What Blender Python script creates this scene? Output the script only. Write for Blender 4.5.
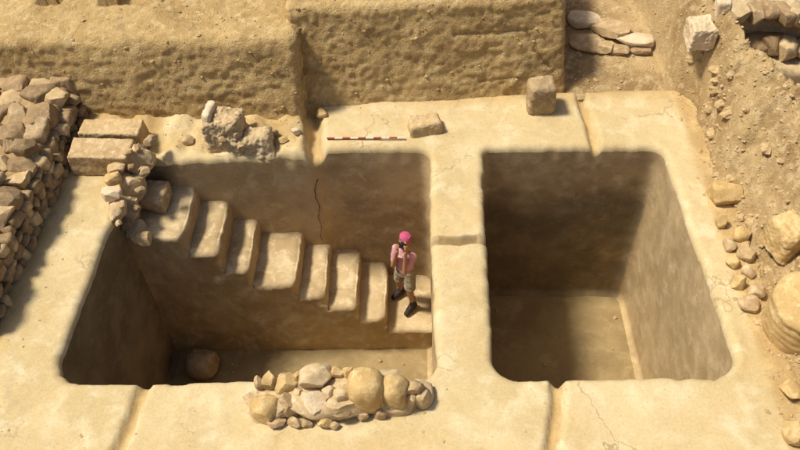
import bpy, bmesh, math, random
import numpy as np
from mathutils import Vector, Matrix
from mathutils.geometry import delaunay_2d_cdt

for o in list(bpy.data.objects): bpy.data.objects.remove(o, do_unlink=True)
scene = bpy.context.scene
col = scene.collection
R = math.radians

# ------------------------------------------------------------------ camera
PITCH, ROLL, YAW, CAM_H, FPX = R(48.58), R(-3.04), R(-2.92), 7.0, 800.0
_cp, _sp = math.cos(PITCH), math.sin(PITCH)
_F = np.array([math.sin(YAW)*_cp, math.cos(YAW)*_cp, -_sp])
_r = np.array([math.cos(YAW), -math.sin(YAW), 0.0]); _u = np.cross(_r, _F)
_R = math.cos(ROLL)*_r + math.sin(ROLL)*_u
_U = -math.sin(ROLL)*_r + math.cos(ROLL)*_u
cam_d = bpy.data.cameras.new('camera'); cam = bpy.data.objects.new('camera', cam_d); col.objects.link(cam)
m = Matrix.Identity(4)
for i in range(3):
    m[i][0], m[i][1], m[i][2] = _R[i], _U[i], -_F[i]
m[0][3], m[1][3], m[2][3] = 0, 0, CAM_H
cam.matrix_world = m
cam_d.sensor_width = 36; cam_d.lens = 36*FPX/800; cam_d.clip_end = 2000
scene.camera = cam

# ------------------------------------------------------------------ sky, sun, exposure
SUN_EL, SUN_BACK = R(61.5), R(1.5)          # sun on the left, slightly behind the pools
sdir = Vector((-math.cos(SUN_EL)*math.cos(SUN_BACK), math.cos(SUN_EL)*math.sin(SUN_BACK), math.sin(SUN_EL)))
world = bpy.data.worlds.new('World'); scene.world = world; world.use_nodes = True
wn = world.node_tree.nodes; wl = world.node_tree.links; wn.clear()
wo = wn.new('ShaderNodeOutputWorld'); wb = wn.new('ShaderNodeBackground'); ws = wn.new('ShaderNodeTexSky')
ws.sky_type = 'NISHITA'; ws.sun_disc = False; ws.sun_elevation = SUN_EL
ws.sun_rotation = math.atan2(sdir.x, sdir.y); ws.dust_density = 3.0; ws.air_density = 0.8; ws.ozone_density = 0.4
wb.inputs['Strength'].default_value = 0.095
wl.new(ws.outputs[0], wb.inputs[0]); wl.new(wb.outputs[0], wo.inputs[0])
sl = bpy.data.lights.new('sun', 'SUN'); so = bpy.data.objects.new('sun', sl); col.objects.link(so)
sl.energy = 4.2; sl.angle = R(9); sl.color = (1.0, 0.93, 0.79)
so.location = (-8, 3, 14)
so.rotation_euler = sdir.to_track_quat('Z', 'Y').to_euler()
scene.view_settings.view_transform = 'Standard'; scene.view_settings.look = 'None'
scene.view_settings.gamma = 1; scene.view_settings.exposure = 0.20
scene.view_settings.use_curve_mapping = False

# ------------------------------------------------------------------ pixel -> direction helpers
def ray(x, y):
    return _R*(x-400)/FPX - _U*(y-225)/FPX + _F
def P(x, y, z=0.0):
    d = ray(x, y); return np.array([0, 0, CAM_H]) + d*((z-CAM_H)/d[2])
def PY(x, y, Y):
    d = ray(x, y); return np.array([0, 0, CAM_H]) + d*(Y/d[1])
def ppm(p):                      # pixels (of 800) per metre at a point
    return FPX/float(np.dot(np.asarray(p) - np.array([0, 0, CAM_H]), _F))

# ------------------------------------------------------------------ noise
def _hash(i, j, k, s):
    h = (i.astype(np.int64)*374761393 + j.astype(np.int64)*668265263 + k.astype(np.int64)*2147483647 + s*1274126177) & 0xffffffff
    h = ((h ^ (h >> 13))*1274126177) & 0xffffffff
    h = ((h ^ (h >> 16))*2246822519) & 0xffffffff
    return ((h ^ (h >> 15)) & 0xffffff)/float(0x7fffff) - 1.0
def vn(p, s=1.0, seed=0):
    p = np.asarray(p, float)*s + 17.3*(seed % 13) + 0.37
    if p.shape[-1] == 2: p = np.concatenate([p, np.zeros(p.shape[:-1]+(1,))], -1)
    i = np.floor(p).astype(np.int64); f = p - i; f = f*f*f*(f*(f*6-15)+10)
    r = 0
    for a in (0, 1):
        wa = f[..., 0] if a else 1-f[..., 0]
        for b in (0, 1):
            wb_ = f[..., 1] if b else 1-f[..., 1]
            for c in (0, 1):
                wc = f[..., 2] if c else 1-f[..., 2]
                r = r + wa*wb_*wc*_hash(i[..., 0]+a, i[..., 1]+b, i[..., 2]+c, seed)
    return r
def fbm(p, s=1.0, seed=0, octv=4, g=0.5):
    t = 0; a = 1; n = 0
    for k in range(octv):
        t = t + a*vn(p, s*(2.03**k), seed+k*7); n += a; a *= g
    return t/n
def sstep(x, a=0.0, b=1.0):
    t = np.clip((np.asarray(x, float)-a)/(b-a), 0, 1); return t*t*(3-2*t)
rng = np.random.default_rng(5)

# ------------------------------------------------------------------ object helpers
def tag(o, label=None, cat=None, group=None, kind=None):
    if label: o['label'] = label
    if cat: o['category'] = cat
    if group: o['group'] = group
    if kind: o['kind'] = kind
    return o
def mesh(name, v, f, mat, parent=None, smooth=True):
    me = bpy.data.meshes.new(name)
    me.from_pydata(np.asarray(v).tolist(), [], f if isinstance(f, list) else np.asarray(f).tolist())
    if smooth: me.polygons.foreach_set('use_smooth', np.ones(len(me.polygons), bool))
    me.materials.append(mat); me.update()
    o = bpy.data.objects.new(name, me); col.objects.link(o)
    if parent: o.parent = parent
    return o
def empty(name, loc):
    o = bpy.data.objects.new(name, None); col.objects.link(o); o.location = Vector([float(c) for c in loc]); o.empty_display_size = .1
    return o
def grid_faces(nu, nv, wrap=False):
    idx = np.arange(nu*nv).reshape(nu, nv)
    a = idx[:-1, :-1]; b = idx[1:, :-1]; c = idx[1:, 1:]; d = idx[:-1, 1:]
    f = np.stack([a, b, c, d], -1).reshape(-1, 4)
    if wrap:
        g = np.stack([idx[-1, :-1], idx[0, :-1], idx[0, 1:], idx[-1, 1:]], -1).reshape(-1, 4); f = np.concatenate([f, g])
    return f

# ------------------------------------------------------------------ materials
def mat(name, c_dark, c_mid, c_light, big=0.9, mid=5.0, fine=40.0, bump=0.3, bdist=0.01, rough=0.95, objspace=False,
        vary=0.0, specks=0.0, speck_col=(.1, .07, .04), attr=None, attr_cols=None, stain=0.0, stain_col=(.12, .09, .05), stain_scale=(1.2, 1.2, .5), cracks=0.0):
    M = bpy.data.materials.new(name); M.use_nodes = True
    n = M.node_tree.nodes; l = M.node_tree.links; n.clear()
    out = n.new('ShaderNodeOutputMaterial'); bs = n.new('ShaderNodeBsdfPrincipled'); l.new(bs.outputs[0], out.inputs[0])
    bs.inputs['Roughness'].default_value = rough; bs.inputs['Specular IOR Level'].default_value = 0.15
    if objspace:
        tc = n.new('ShaderNodeTexCoord'); oi = n.new('ShaderNodeObjectInfo')
        ad = n.new('ShaderNodeVectorMath'); ad.operation = 'ADD'
        mu = n.new('ShaderNodeMath'); mu.operation = 'MULTIPLY'; mu.inputs[1].default_value = 50; l.new(oi.outputs['Random'], mu.inputs[0])
        l.new(tc.outputs['Object'], ad.inputs[0]); l.new(mu.outputs[0], ad.inputs[1]); vec = ad.outputs[0]
    else:
        g = n.new('ShaderNodeNewGeometry'); vec = g.outputs['Position']
    def noise(s, d=5, ro=.6, dist=0.0, v=None):
        t = n.new('ShaderNodeTexNoise'); t.inputs['Scale'].default_value = s; t.inputs['Detail'].default_value = d
        t.inputs['Roughness'].default_value = ro; t.inputs['Distortion'].default_value = dist; l.new(v or vec, t.inputs['Vector']); return t.outputs['Fac']
    def ramp(src, a, b):
        t = n.new('ShaderNodeMapRange'); t.interpolation_type = 'SMOOTHSTEP'
        t.inputs[1].default_value = a; t.inputs[2].default_value = b; l.new(src, t.inputs[0]); return t.outputs[0]
    def mix(fac, a, b, mode='MIX'):
        t = n.new('ShaderNodeMix'); t.data_type = 'RGBA'; t.blend_type = mode
        if isinstance(fac, (int, float)): t.inputs[0].default_value = fac
        else: l.new(fac, t.inputs[0])
        for k, v in ((6, a), (7, b)):
            if isinstance(v, tuple): t.inputs[k].default_value = (*v, 1)
            else: l.new(v, t.inputs[k])
        return t.outputs[2]
    def mul(a, b):
        t = n.new('ShaderNodeMath'); t.operation = 'MULTIPLY'
        for k, v in ((0, a), (1, b)):
            if isinstance(v, (int, float)): t.inputs[k].default_value = v
            else: l.new(v, t.inputs[k])
        return t.outputs[0]
    c = mix(ramp(noise(big, 6, .62, .6), .36, .66), c_dark, c_mid)
    c = mix(ramp(noise(mid, 6, .65, .3), .46, .70), c, c_light)
    if stain > 0:
        mp = n.new('ShaderNodeMapping'); mp.inputs['Scale'].default_value = stain_scale; l.new(vec, mp.inputs[0])
        c = mix(mul(ramp(noise(1.3, 7, .65, .8, mp.outputs[0]), .48, .66), stain), c, stain_col)
    if attr:
        at = n.new('ShaderNodeAttribute'); at.attribute_name = attr
        e = mix(ramp(noise(3.0, 6, .65), .4, .65), attr_cols[0], attr_cols[1])
        ah = n.new('ShaderNodeMath'); ah.operation = 'ADD'; l.new(at.outputs['Fac'], ah.inputs[0])
        l.new(mul(noise(6, 6, .7), .5), ah.inputs[1])
        c = mix(ramp(ah.outputs[0], .5, .85), c, e)
    if specks > 0:
        vo = n.new('ShaderNodeTexVoronoi'); vo.inputs['Scale'].default_value = 26; l.new(vec, vo.inputs['Vector'])
        s1 = n.new('ShaderNodeMapRange'); s1.inputs[1].default_value = .28; s1.inputs[2].default_value = .12; l.new(vo.outputs['Distance'], s1.inputs[0])
        wv = n.new('ShaderNodeSeparateColor'); l.new(vo.outputs['Color'], wv.inputs[0])
        c = mix(mul(mul(s1.outputs[0], ramp(wv.outputs[0], .6, .75)), specks), c, speck_col)
        c = mix(mul(mul(s1.outputs[0], ramp(wv.outputs[1], .72, .85)), specks), c, c_light)
    if cracks > 0:
        w3 = n.new('ShaderNodeTexNoise'); w3.inputs['Scale'].default_value = 5; w3.inputs['Detail'].default_value = 5; l.new(vec, w3.inputs['Vector'])
        wm = n.new('ShaderNodeVectorMath'); wm.operation = 'SCALE'; wm.inputs['Scale'].default_value = .35; l.new(w3.outputs['Color'], wm.inputs[0])
        wa = n.new('ShaderNodeVectorMath'); wa.operation = 'ADD'; l.new(vec, wa.inputs[0]); l.new(wm.outputs[0], wa.inputs[1])
        ve = n.new('ShaderNodeTexVoronoi'); ve.feature = 'DISTANCE_TO_EDGE'; ve.inputs['Scale'].default_value = 1.1; l.new(wa.outputs[0], ve.inputs['Vector'])
        cl = n.new('ShaderNodeMapRange'); cl.inputs[1].default_value = .012; cl.inputs[2].default_value = .002; l.new(ve.outputs['Distance'], cl.inputs[0])
        c = mix(mul(mul(cl.outputs[0], ramp(noise(.9, 3), .5, .6)), cracks), c, (.24, .15, .07))
        vp = n.new('ShaderNodeTexVoronoi'); vp.inputs['Scale'].default_value = 17; l.new(wa.outputs[0], vp.inputs['Vector'])
        pl = n.new('ShaderNodeMapRange'); pl.inputs[1].default_value = .2; pl.inputs[2].default_value = .1; l.new(vp.outputs['Distance'], pl.inputs[0])
        sp = n.new('ShaderNodeSeparateColor'); l.new(vp.outputs['Color'], sp.inputs[0])
        c = mix(mul(mul(pl.outputs[0], ramp(sp.outputs[0], .78, .86)), cracks), c, (.30, .19, .09))
    fn = noise(fine, 4, .7)
    v1 = mix(ramp(fn, .25, .75), (.89, .89, .89), (1.07, 1.07, 1.07))
    c = mix(1.0, c, v1, 'MULTIPLY')
    if vary > 0:
        cr = n.new('ShaderNodeValToRGB'); cr.color_ramp.elements[0].color = (1-vary, 1-vary*1.05, 1-vary*1.1, 1)
        cr.color_ramp.elements[1].color = (1+vary*.7, 1+vary*.6, 1+vary*.55, 1)
        e = cr.color_ramp.elements.new(.5); e.color = (1.02, .985, .93, 1)
        l.new(oi.outputs['Random'], cr.inputs[0]); c = mix(1.0, c, cr.outputs[0], 'MULTIPLY')
    l.new(c, bs.inputs['Base Color'])
    b1 = n.new('ShaderNodeBump'); b1.inputs['Strength'].default_value = bump; b1.inputs['Distance'].default_value = bdist
    hh = n.new('ShaderNodeMath'); hh.operation = 'ADD'; l.new(noise(mid*3.2, 6, .7), hh.inputs[0]); l.new(mul(fn, .6), hh.inputs[1])
    l.new(hh.outputs[0], b1.inputs['Height']); l.new(b1.outputs[0], bs.inputs['Normal'])
    return M
def plain(name, c, rough=.8, var=.25, scale=30):
    d = tuple(x*(1-var) for x in c); q = tuple(min(1, x*(1+var)) for x in c)
    return mat(name, d, c, q, big=scale*.3, mid=scale, fine=scale*6, bump=.15, bdist=.003, rough=rough, objspace=True)

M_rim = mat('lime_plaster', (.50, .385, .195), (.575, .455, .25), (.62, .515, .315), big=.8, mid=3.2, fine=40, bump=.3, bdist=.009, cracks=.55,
            attr='dirt', attr_cols=((.42, .285, .125), (.54, .39, .18)), stain=.4, stain_col=(.50, .35, .16), stain_scale=(1, 1, 1))
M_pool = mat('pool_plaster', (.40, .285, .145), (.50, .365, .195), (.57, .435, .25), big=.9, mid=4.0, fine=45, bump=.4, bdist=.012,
             stain=.3, stain_col=(.24, .17, .085), stain_scale=(1.0, 1.0, .8), attr='wall_dark', attr_cols=((.17, .13, .07), (.25, .19, .105)))
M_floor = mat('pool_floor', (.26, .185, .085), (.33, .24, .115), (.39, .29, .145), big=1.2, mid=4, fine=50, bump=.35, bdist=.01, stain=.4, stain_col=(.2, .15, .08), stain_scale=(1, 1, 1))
M_step = mat('step_plaster', (.40, .29, .15), (.55, .42, .24), (.66, .52, .32), big=1.4, mid=5, fine=50, bump=.4, bdist=.012)
M_earth = mat('dry_earth', (.33, .215, .095), (.50, .355, .17), (.60, .455, .25), big=1.6, mid=9, fine=50, bump=.9, bdist=.028, specks=.6)
M_mud = mat('mudbrick', (.46, .305, .125), (.60, .42, .185), (.67, .50, .25), big=1.3, mid=9, fine=45, bump=1.0, bdist=.028, specks=.65, stain=.4, stain_col=(.19, .115, .05), stain_scale=(.7, .7, 2.2))
M_st = mat('limestone', (.40, .28, .15), (.53, .39, .22), (.64, .50, .31), big=3, mid=11, fine=90, bump=.7, bdist=.016, objspace=True, vary=.2)
M_sty = mat('yellow_limestone', (.48, .33, .14), (.62, .44, .20), (.70, .54, .28), big=3, mid=11, fine=90, bump=.7, bdist=.016, objspace=True, vary=.12)
M_stp = mat('pink_limestone', (.44, .315, .16), (.56, .42, .23), (.65, .51, .31), big=3, mid=11, fine=90, bump=.7, bdist=.016, objspace=True, vary=.15)
M_stw = mat('pale_limestone', (.58, .45, .28), (.68, .55, .37), (.75, .64, .47), big=3, mid=11, fine=90, bump=.7, bdist=.016, objspace=True, vary=.08)
M_std = mat('dark_limestone', (.25, .17, .09), (.35, .245, .135), (.44, .32, .185), big=3, mid=11, fine=90, bump=.7, bdist=.016, objspace=True, vary=.2)
M_peb = mat('gravel', (.38, .26, .125), (.48, .345, .17), (.58, .44, .25), big=12, mid=30, fine=120, bump=.3, bdist=.004)
M_mort = mat('lime_mortar', (.44, .32, .17), (.55, .415, .235), (.64, .50, .31), big=4, mid=14, fine=60, bump=.5, bdist=.010, specks=.4)
M_std_earth = mat('packed_soil', (.28, .19, .09), (.38, .265, .13), (.46, .33, .17), big=2, mid=9, fine=70, bump=.6, bdist=.016)
M_crack = plain('crack_shadow', (.09, .062, .036))
M_red = plain('red_paint', (.34, .07, .045), .6, .15)
M_white = plain('white_paint', (.66, .60, .50), .6, .08)

# ------------------------------------------------------------------ plan of the pools (z = 0 is the rim)
def rounded(pts, radii, step=0.03):
    out = []; n = len(pts)
    for i in range(n):
        p0, p, p1 = (np.array(pts[(i+k) % n], float) for k in (-1, 0, 1))
        a = (p0-p)/np.linalg.norm(p0-p); b = (p1-p)/np.linalg.norm(p1-p)
        ang = math.acos(np.clip(np.dot(a, b), -1, 1)); r = radii[i]
        if r <= 0 or ang > math.pi-.02: out.append(p); continue
        t = r/math.tan(ang/2); c = p + (a+b)/np.linalg.norm(a+b)*(r/math.sin(ang/2))
        s, e = p+a*t, p+b*t
        a0 = math.atan2(*(s-c)[::-1]); a1 = math.atan2(*(e-c)[::-1]); d = (a1-a0+math.pi) % (2*math.pi)-math.pi
        for k in range(9): out.append(c + r*np.array([math.cos(a0+d*k/8), math.sin(a0+d*k/8)]))
    out = np.array(out); res = []
    for i in range(len(out)):
        p, q = out[i], out[(i+1) % len(out)]; L = np.linalg.norm(q-p); k = max(1, int(L/step))
        for j in range(k): res.append(p+(q-p)*j/k)
    return np.array(res)
def normals2(pts):
    t = np.roll(pts, -1, 0)-np.roll(pts, 1, 0); t /= np.linalg.norm(t, axis=1)[:, None]
    return np.stack([t[:, 1], -t[:, 0]], 1)          # outward for CCW
OL = rounded([(-3.84, 4.12), (-1.3, 4.13), (.07, 4.13), (.05, 5.8), (.04, 7.46), (-1.33, 7.48), (-1.5, 7.38), (-3.72, 7.34), (-3.82, 5.2)],
             [.32, 0, .2, 0, .15, .05, .05, .16, 0])
OR = rounded([(.66, 4.12), (1.2, 4.12), (1.28, 4.07), (1.36, 4.12), (3.08, 4.13), (3.02, 5.6), (2.99, 7.43), (1.8, 7.46), (.72, 7.46), (.68, 5.8)],
             [.22, .04, .04, .04, .30, 0, .21, 0, .13, 0])
def wob(o, seed):
    n = normals2(o)
    w = .022*fbm(o, 1.6, seed, 3)+.012*fbm(o, 7, seed+3, 3)
    # the broken stretch of plaster edge at the back left of the stepped pool
    bite = fbm(o, 2.7, seed+31, 4); w = w + .020*sstep(bite, .28, .55)+.006*sstep(fbm(o, 6, seed+41, 3), .25, .55)
    br = sstep(-o[:, 0], 1.45, 1.7)*sstep(o[:, 1], 6.2, 6.6)
    w = w + br*.05*fbm(o, 4, seed+9, 3)
    return o + n*w[:, None]
OL0, OR0 = OL, OR; OL = wob(OL, 3); OR = wob(OR, 21)
FIL = 0.09
def inside(poly, q):
    x, y = q[:, 0], q[:, 1]; c = np.zeros(len(q), bool); n = len(poly)
    for i in range(n):
        x0, y0 = poly[i]; x1, y1 = poly[(i+1) % n]
        if y0 == y1: continue
        s = ((y0 > y) != (y1 > y)) & (x < (x1-x0)*(y-y0)/(y1-y0)+x0); c ^= s
    return c
def dist_poly(poly, q):
    d = np.full(len(q), 9.0)
    for k in range(0, len(poly), 1):
        d = np.minimum(d, (q[:, 0]-poly[k, 0])**2+(q[:, 1]-poly[k, 1])**2)
    return np.sqrt(d)
def seg_d(q, a, b):
    a = np.asarray(a[:2]); b = np.asarray(b[:2]); ab = b-a; t = np.clip(((q-a)@ab)/(ab@ab), 0, 1)
    return np.linalg.norm(q-(a+t[:, None]*ab), axis=1)

GROOVES = [([P(580, 92), P(585, 110), P(592, 130), P(600, 160)], .052, .10), ([P(428, 240), P(460, 241), P(494, 238)], .046, .16),
           ([P(145, 378), P(133, 412), P(110, 472)], .055, .075), ([P(557, 376), P(557, 410), P(549, 472)], .058, .09),
           ([P(318, 174), P(314, 140), P(310, 100)], .10, .20)]
def groove_d(q, pl): return np.minimum.reduce([seg_d(q, a, b) for a, b in zip(pl[:-1], pl[1:])])
def loss(q): return sstep(fbm(q, .95, 27, 5, .55), .16, .24)*.9        # where the top coat has come off
def H(q):                       # plaster pavement
    q = np.asarray(q, float).reshape(-1, 2)
    z = .022*fbm(q, .7, 1, 3) + .008*fbm(q, 3, 5, 4) + .003*fbm(q, 14, 8, 3)
    wq = q + .03*np.stack([fbm(q, 4, 31, 3), fbm(q, 4, 37, 3)], 1)
    for pl, w, d in GROOVES:
        z = z - d*sstep(1-groove_d(wq, pl)/w*.62, 0, .75)
    z = z - .011*loss(q) - .004*sstep(fbm(q, 5, 23, 4), .1, .3)
    # rough earth strip at the back left
    rough = sstep(q[:, 1], 7.36, 7.5)*sstep(-q[:, 0], 1.45, 1.6)
    z = z + rough*(.09*fbm(q, 4, 12, 4)+.10*sstep(q[:, 1], 7.5, 8.0))
    e = np.minimum.reduce([q[:, 0]+4.95, 3.85-q[:, 0], q[:, 1]-2.35, 8.75-q[:, 1]])
    z = z + .012*np.minimum(0, fbm(q, 2.2, 15, 4)+.15) - .16*sstep(.3-e, 0, .3)
    return z

# right-hand bank
_crest = [P(x, y, 1.12) for x, y in [(800, 85), (790, 75), (760, 50), (735, 20), (715, 0)]]
CY = np.array([0, 2.3, 5.0]+[c[1] for c in _crest]+[14]); CX = np.array([9, 8.2, 6.2]+[c[0] for c in _crest]+[3.3])
def T(q):                       # everything made of earth
    q = np.asarray(q, float).reshape(-1, 2); x, y = q[:, 0], q[:, 1]
    w = .10*fbm(q, 1.6, 41, 4)
    xt = np.interp(y, [0, 2.3, 3.4, 4.4, 6.5, 8.1, 8.8, 10, 14], [3.9, 3.85, 3.72, 3.50, 3.48, 3.50, 3.30, 3.12, 3.1])
    xc = np.interp(y, CY, CX); hc = np.interp(y, [0, 4, 6, 8, 14], [.7, .88, 1.0, 1.12, 1.2])
    dx = x-xt+w
    z = np.full(len(q), -.10) + .02*fbm(q, 1.2, 43, 4)
    z = z - .25*(sstep(x, -4.7, -4.5)*sstep(-x, -3.35, -3.2)*sstep(y, 2.6, 2.8)*sstep(-y, -8.4, -8.2))
    run = np.minimum(np.maximum(xc-xt, .42), .85)
    bank = (hc+.10)*((1-.5*sstep(y, 6.5, 7.2))*sstep(dx/run, -.08, 1.1)+.5*sstep(y, 6.5, 7.2)*sstep(dx, -.06, .22))
    bank = bank + sstep(dx, -.05, .2)*(.13*fbm(q, 2.6, 47, 5, .65)+.11*np.abs(fbm(q, 5, 44, 4, .6))+.06*fbm(q, 13, 49, 2)+.035*fbm(q, 22, 51, 2))
    hol = P(702, 66, .65); bank = bank-.35*np.exp(-(((x-hol[0])/.16)**2+((y-hol[1])/.2)**2))
    drop = sstep((x-xc+.5*w)/.22, 0, 1)
    z = z + bank*(1-drop) - drop*1.0*sstep(y, 6.5, 7.2)
    corr = sstep(y, 8.45, 8.75)*(1-drop)*sstep(x, 1.5, 1.8)
    z = z + corr*(.10+.12*np.maximum(0, y-8.5)+.03*fbm(q, 5, 53, 4))
    z = z + .015*fbm(q, 9, 59, 3)*sstep(y, 8.5, 8.7)
    pit = sstep(-x, 1.0, 1.3)*sstep(y, 8.6, 8.9)
    z = z - pit*.5
    far = np.maximum.reduce([-x-7, x-9, 1-y, y-14])
    z = z + .25*sstep(far, 0, 4)*(1+.8*fbm(q, .25, 61, 3))
    return z
def S(q):                       # what one stands on
    q = np.asarray(q, float).reshape(-1, 2); a = T(q); b = H(q)
    ins = (q[:, 0] > -4.9) & (q[:, 0] < 3.8) & (q[:, 1] > 2.4) & (q[:, 1] < 8.7)
    return np.where(ins, np.maximum(a, b), a)
def on(px, py, lift=0.0):       # the point of the terrain seen at a pixel
    z = 0.0
    for _ in range(25):
        p = P(px, py, z+lift); z = .5*z+.5*float(S(p[:2])[0])
    p = P(px, py, z+lift); p[2] = z; return p

# ------------------------------------------------------------------ pavement
def build_pavement():
    pts = []; edges = []
    dep = []
    for o in (OL, OR):
        n = normals2(o)
        for a in (90, 70, 50, 32, 15, 0):
            off = FIL*(1-math.sin(R(a))); zz = -FIL*(1-math.cos(R(a)))
            s = len(pts); q = o+n*off
            pts += q.tolist(); dep += [zz]*len(q)
            k = len(q); edges += [(s+i, s+(i+1) % k) for i in range(k)]
    g = .034
    gx, gy = np.meshgrid(np.arange(-4.95, 3.86, g), np.arange(2.35, 8.76, g), indexing='ij')
    q = np.stack([gx.ravel(), gy.ravel()], 1); q[:, 0] += rng.uniform(-.004, .004, len(q)); q[:, 1] += rng.uniform(-.004, .004, len(q))
    keep = np.ones(len(q), bool)
    for o in (OL, OR):
        lo = o.min(0)-.12; hi = o.max(0)+.12
        bb = (q > lo).all(1) & (q < hi).all(1); i = np.where(bb)[0]
        bad = inside(o, q[i]) | (dist_poly(o, q[i]) < FIL+.018); keep[i[bad]] = False
    q = q[keep]
    gy0 = P(460, 240)[1]; rect = (q[:, 0] > -.15) & (q[:, 0] < .9) & (abs(q[:, 1]-gy0) < .13); q = q[~rect]
    fx, fy = np.meshgrid(np.arange(-.14, .9, .02), np.arange(gy0-.12, gy0+.121, .010), indexing='ij'); fq = np.stack([fx.ravel(), fy.ravel()], 1)
    ok = np.ones(len(fq), bool)
    for o in (OL, OR): ok &= ~(inside(o, fq) | (dist_poly(o, fq) < FIL+.012))
    q = np.concatenate([q, fq[ok]])
    pts += q.tolist(); dep += [0]*len(q)
    r = delaunay_2d_cdt([Vector(p) for p in pts], edges, [], 0, 1e-6)
    v2 = np.array([tuple(v) for v in r[0]]); f = np.array(r[2])
    d = np.array([dep[o[0]] if o else 0 for o in r[3]])
    cen = v2[f].mean(1)
    f = f[~(inside(OL, cen) | inside(OR, cen))]
    z = H(v2)+d
    v = np.column_stack([v2, z])
    tri = v[f]; nz = np.cross(tri[:, 1]-tri[:, 0], tri[:, 2]-tri[:, 0])[:, 2]
    f[nz < 0] = f[nz < 0][:, ::-1]
    o = mesh('pavement', v, f, M_rim)
    tag(o, kind='structure')
    x, y = v2[:, 0], v2[:, 1]
    dirt = .36*loss(v2)
    dirt = np.maximum(dirt, sstep(-x, 1.42, 1.62)*sstep(y, 7.42, 7.52)*(.55+.5*fbm(v2, 2.5, 19, 3)))
    dirt = np.maximum(dirt, sstep(x, 3.12, 3.5)*.8)
    dirt = np.maximum(dirt, sstep(y, 8.0, 8.5)*.5)
    dirt = np.maximum(dirt, sstep(-x, 4.2, 4.6)*.6)
    dirt = np.maximum(dirt, sstep(4.0-y, 0, .5)*(.34+.35*fbm(v2, 1.1, 29, 4))*.75)
    for pl, w, dd in GROOVES: dirt = np.maximum(dirt, .55*sstep(1-groove_d(v2, pl)/w*.7, 0, .5))
    at = o.data.attributes.new('dirt', 'FLOAT', 'POINT'); at.data.foreach_set('value', dirt.astype(np.float32))
build_pavement()

# ------------------------------------------------------------------ ground and bank
def build_ground():
    xs = np.concatenate([[-400, -150, -60, -30, -18, -12, -9], np.arange(-7.0, 1.5, .09), np.arange(1.5, 3.2, .04), np.arange(3.2, 5.6, .024), np.arange(5.6, 8.6, .1), [9.5, 12, 18, 30, 60, 150, 400]])
    ys = np.concatenate([[-400, -150, -60, -30, -15, -8, -4, -1], np.arange(0.5, 3, .1), np.arange(3, 11.2, .028), np.arange(11.2, 14, .12), [15, 17, 21, 30, 60, 150, 400]])
    gx, gy = np.meshgrid(xs, ys, indexing='ij'); q = np.stack([gx.ravel(), gy.ravel()], 1)
    z = T(q); v = np.column_stack([q, z]); f = grid_faces(len(xs), len(ys))
    c = q[f].mean(1)
    hole = (c[:, 0] > -4.1) & (c[:, 0] < 3.25) & (c[:, 1] > 3.85) & (c[:, 1] < 7.75)
    bankm = (c[:, 0] > 3.2) & (c[:, 0] < 8.6) & (c[:, 1] > .5) & (c[:, 1] < 14)
    for nm, mk in (('ground', ~hole & ~bankm), ('earth_bank', ~hole & bankm)):
        ff = f[mk]; u, inv = np.unique(ff, return_inverse=True)
        tag(mesh(nm, v[u], inv.reshape(-1, 4), M_earth), kind='structure')
build_ground()

# ------------------------------------------------------------------ pools
FLOOR = -3.1
def lining(o, parent, seed, o0):
    lip = o; blend = lambda dep: lip+(o0+.004-lip)*float(sstep(dep, .0, .30))
    n = normals2(o); top = H(o)-FIL
    cove = .10
    lev = np.concatenate([np.linspace(0, .12, 14)[:-1], np.linspace(.12, 1, 72)]); V = []
    inw = -n
    for k, t in enumerate(lev):
        z = top+(FLOOR+cove-top)*t; o = blend(t*3.0)
        p = np.column_stack([o, z])
        am = min(1, t*14)
        d = am*(.016*fbm(p, 1.3, seed, 3)+.007*fbm(p, 6, seed+4, 3))
        V.append(np.column_stack([o+inw*d[:, None], z]))
    o = blend(3.0)
    for a in (25, 50, 72, 90):
        off = cove*(1-math.cos(R(a))); zz = FLOOR+cove*(1-math.sin(R(a)))
        p = np.column_stack([o, np.full(len(o), FLOOR+cove)]); d = (.016*fbm(p, 1.3, seed, 3)+.007*fbm(p, 6, seed+4, 3))
        V.append(np.column_stack([o+inw*(d+off)[:, None], np.full(len(o), zz-(.012 if a == 90 else 0))]))
    V = np.array(V); nl, npt = V.shape[:2]
    v = V.transpose(1, 0, 2).reshape(-1, 3)
    f = grid_faces(npt, nl, True)[:, ::-1]
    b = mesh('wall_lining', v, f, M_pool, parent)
    # darker tone with ragged edges: most of the back wall of the plain pool, the back right and the left end of the stepped one
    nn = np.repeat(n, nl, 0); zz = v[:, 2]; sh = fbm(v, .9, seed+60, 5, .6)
    if seed == 91: dkm = sstep(nn[:, 1], .3, .9)*sstep(-zz+.5*sh, -.1, 1.5)*.60
    else: dkm = np.maximum(sstep(nn[:, 1], .3, .9)*sstep(v[:, 0]+.5*sh, -1.9, -1.0)*sstep(-zz+.5*sh, -.1, 1.3)*.42, sstep(-v[:, 0]+.4*sh, 3.0, 3.6)*.6)
    at = b.data.attributes.new('wall_dark', 'FLOAT', 'POINT'); at.data.foreach_set('value', (dkm+.22*sh*(dkm > .02)).astype(np.float32))
    lo, hi = o.min(0)+.02, o.max(0)-.02
    gx, gy = np.meshgrid(np.arange(lo[0], hi[0], .05), np.arange(lo[1], hi[1], .05), indexing='ij')
    q = np.stack([gx.ravel(), gy.ravel()], 1); z = FLOOR+.008*fbm(q, 2, seed+8, 4)
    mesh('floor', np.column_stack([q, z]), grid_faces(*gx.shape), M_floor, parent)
def abs_parent(o, p): o.parent = p; o.matrix_parent_inverse = Matrix.Translation(-Vector(p.location))
poolL = empty('stepped_pool', (0, 0, 0)); tag(poolL, 'deep plastered pool with a flight of steps down its back wall', 'pool')
poolR = empty('plain_pool', (0, 0, 0)); tag(poolR, 'deep plastered pool without steps, right of the dividing rim', 'pool')
lining(OL, poolL, 71, OL0); lining(OR, poolR, 91, OR0)

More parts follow.
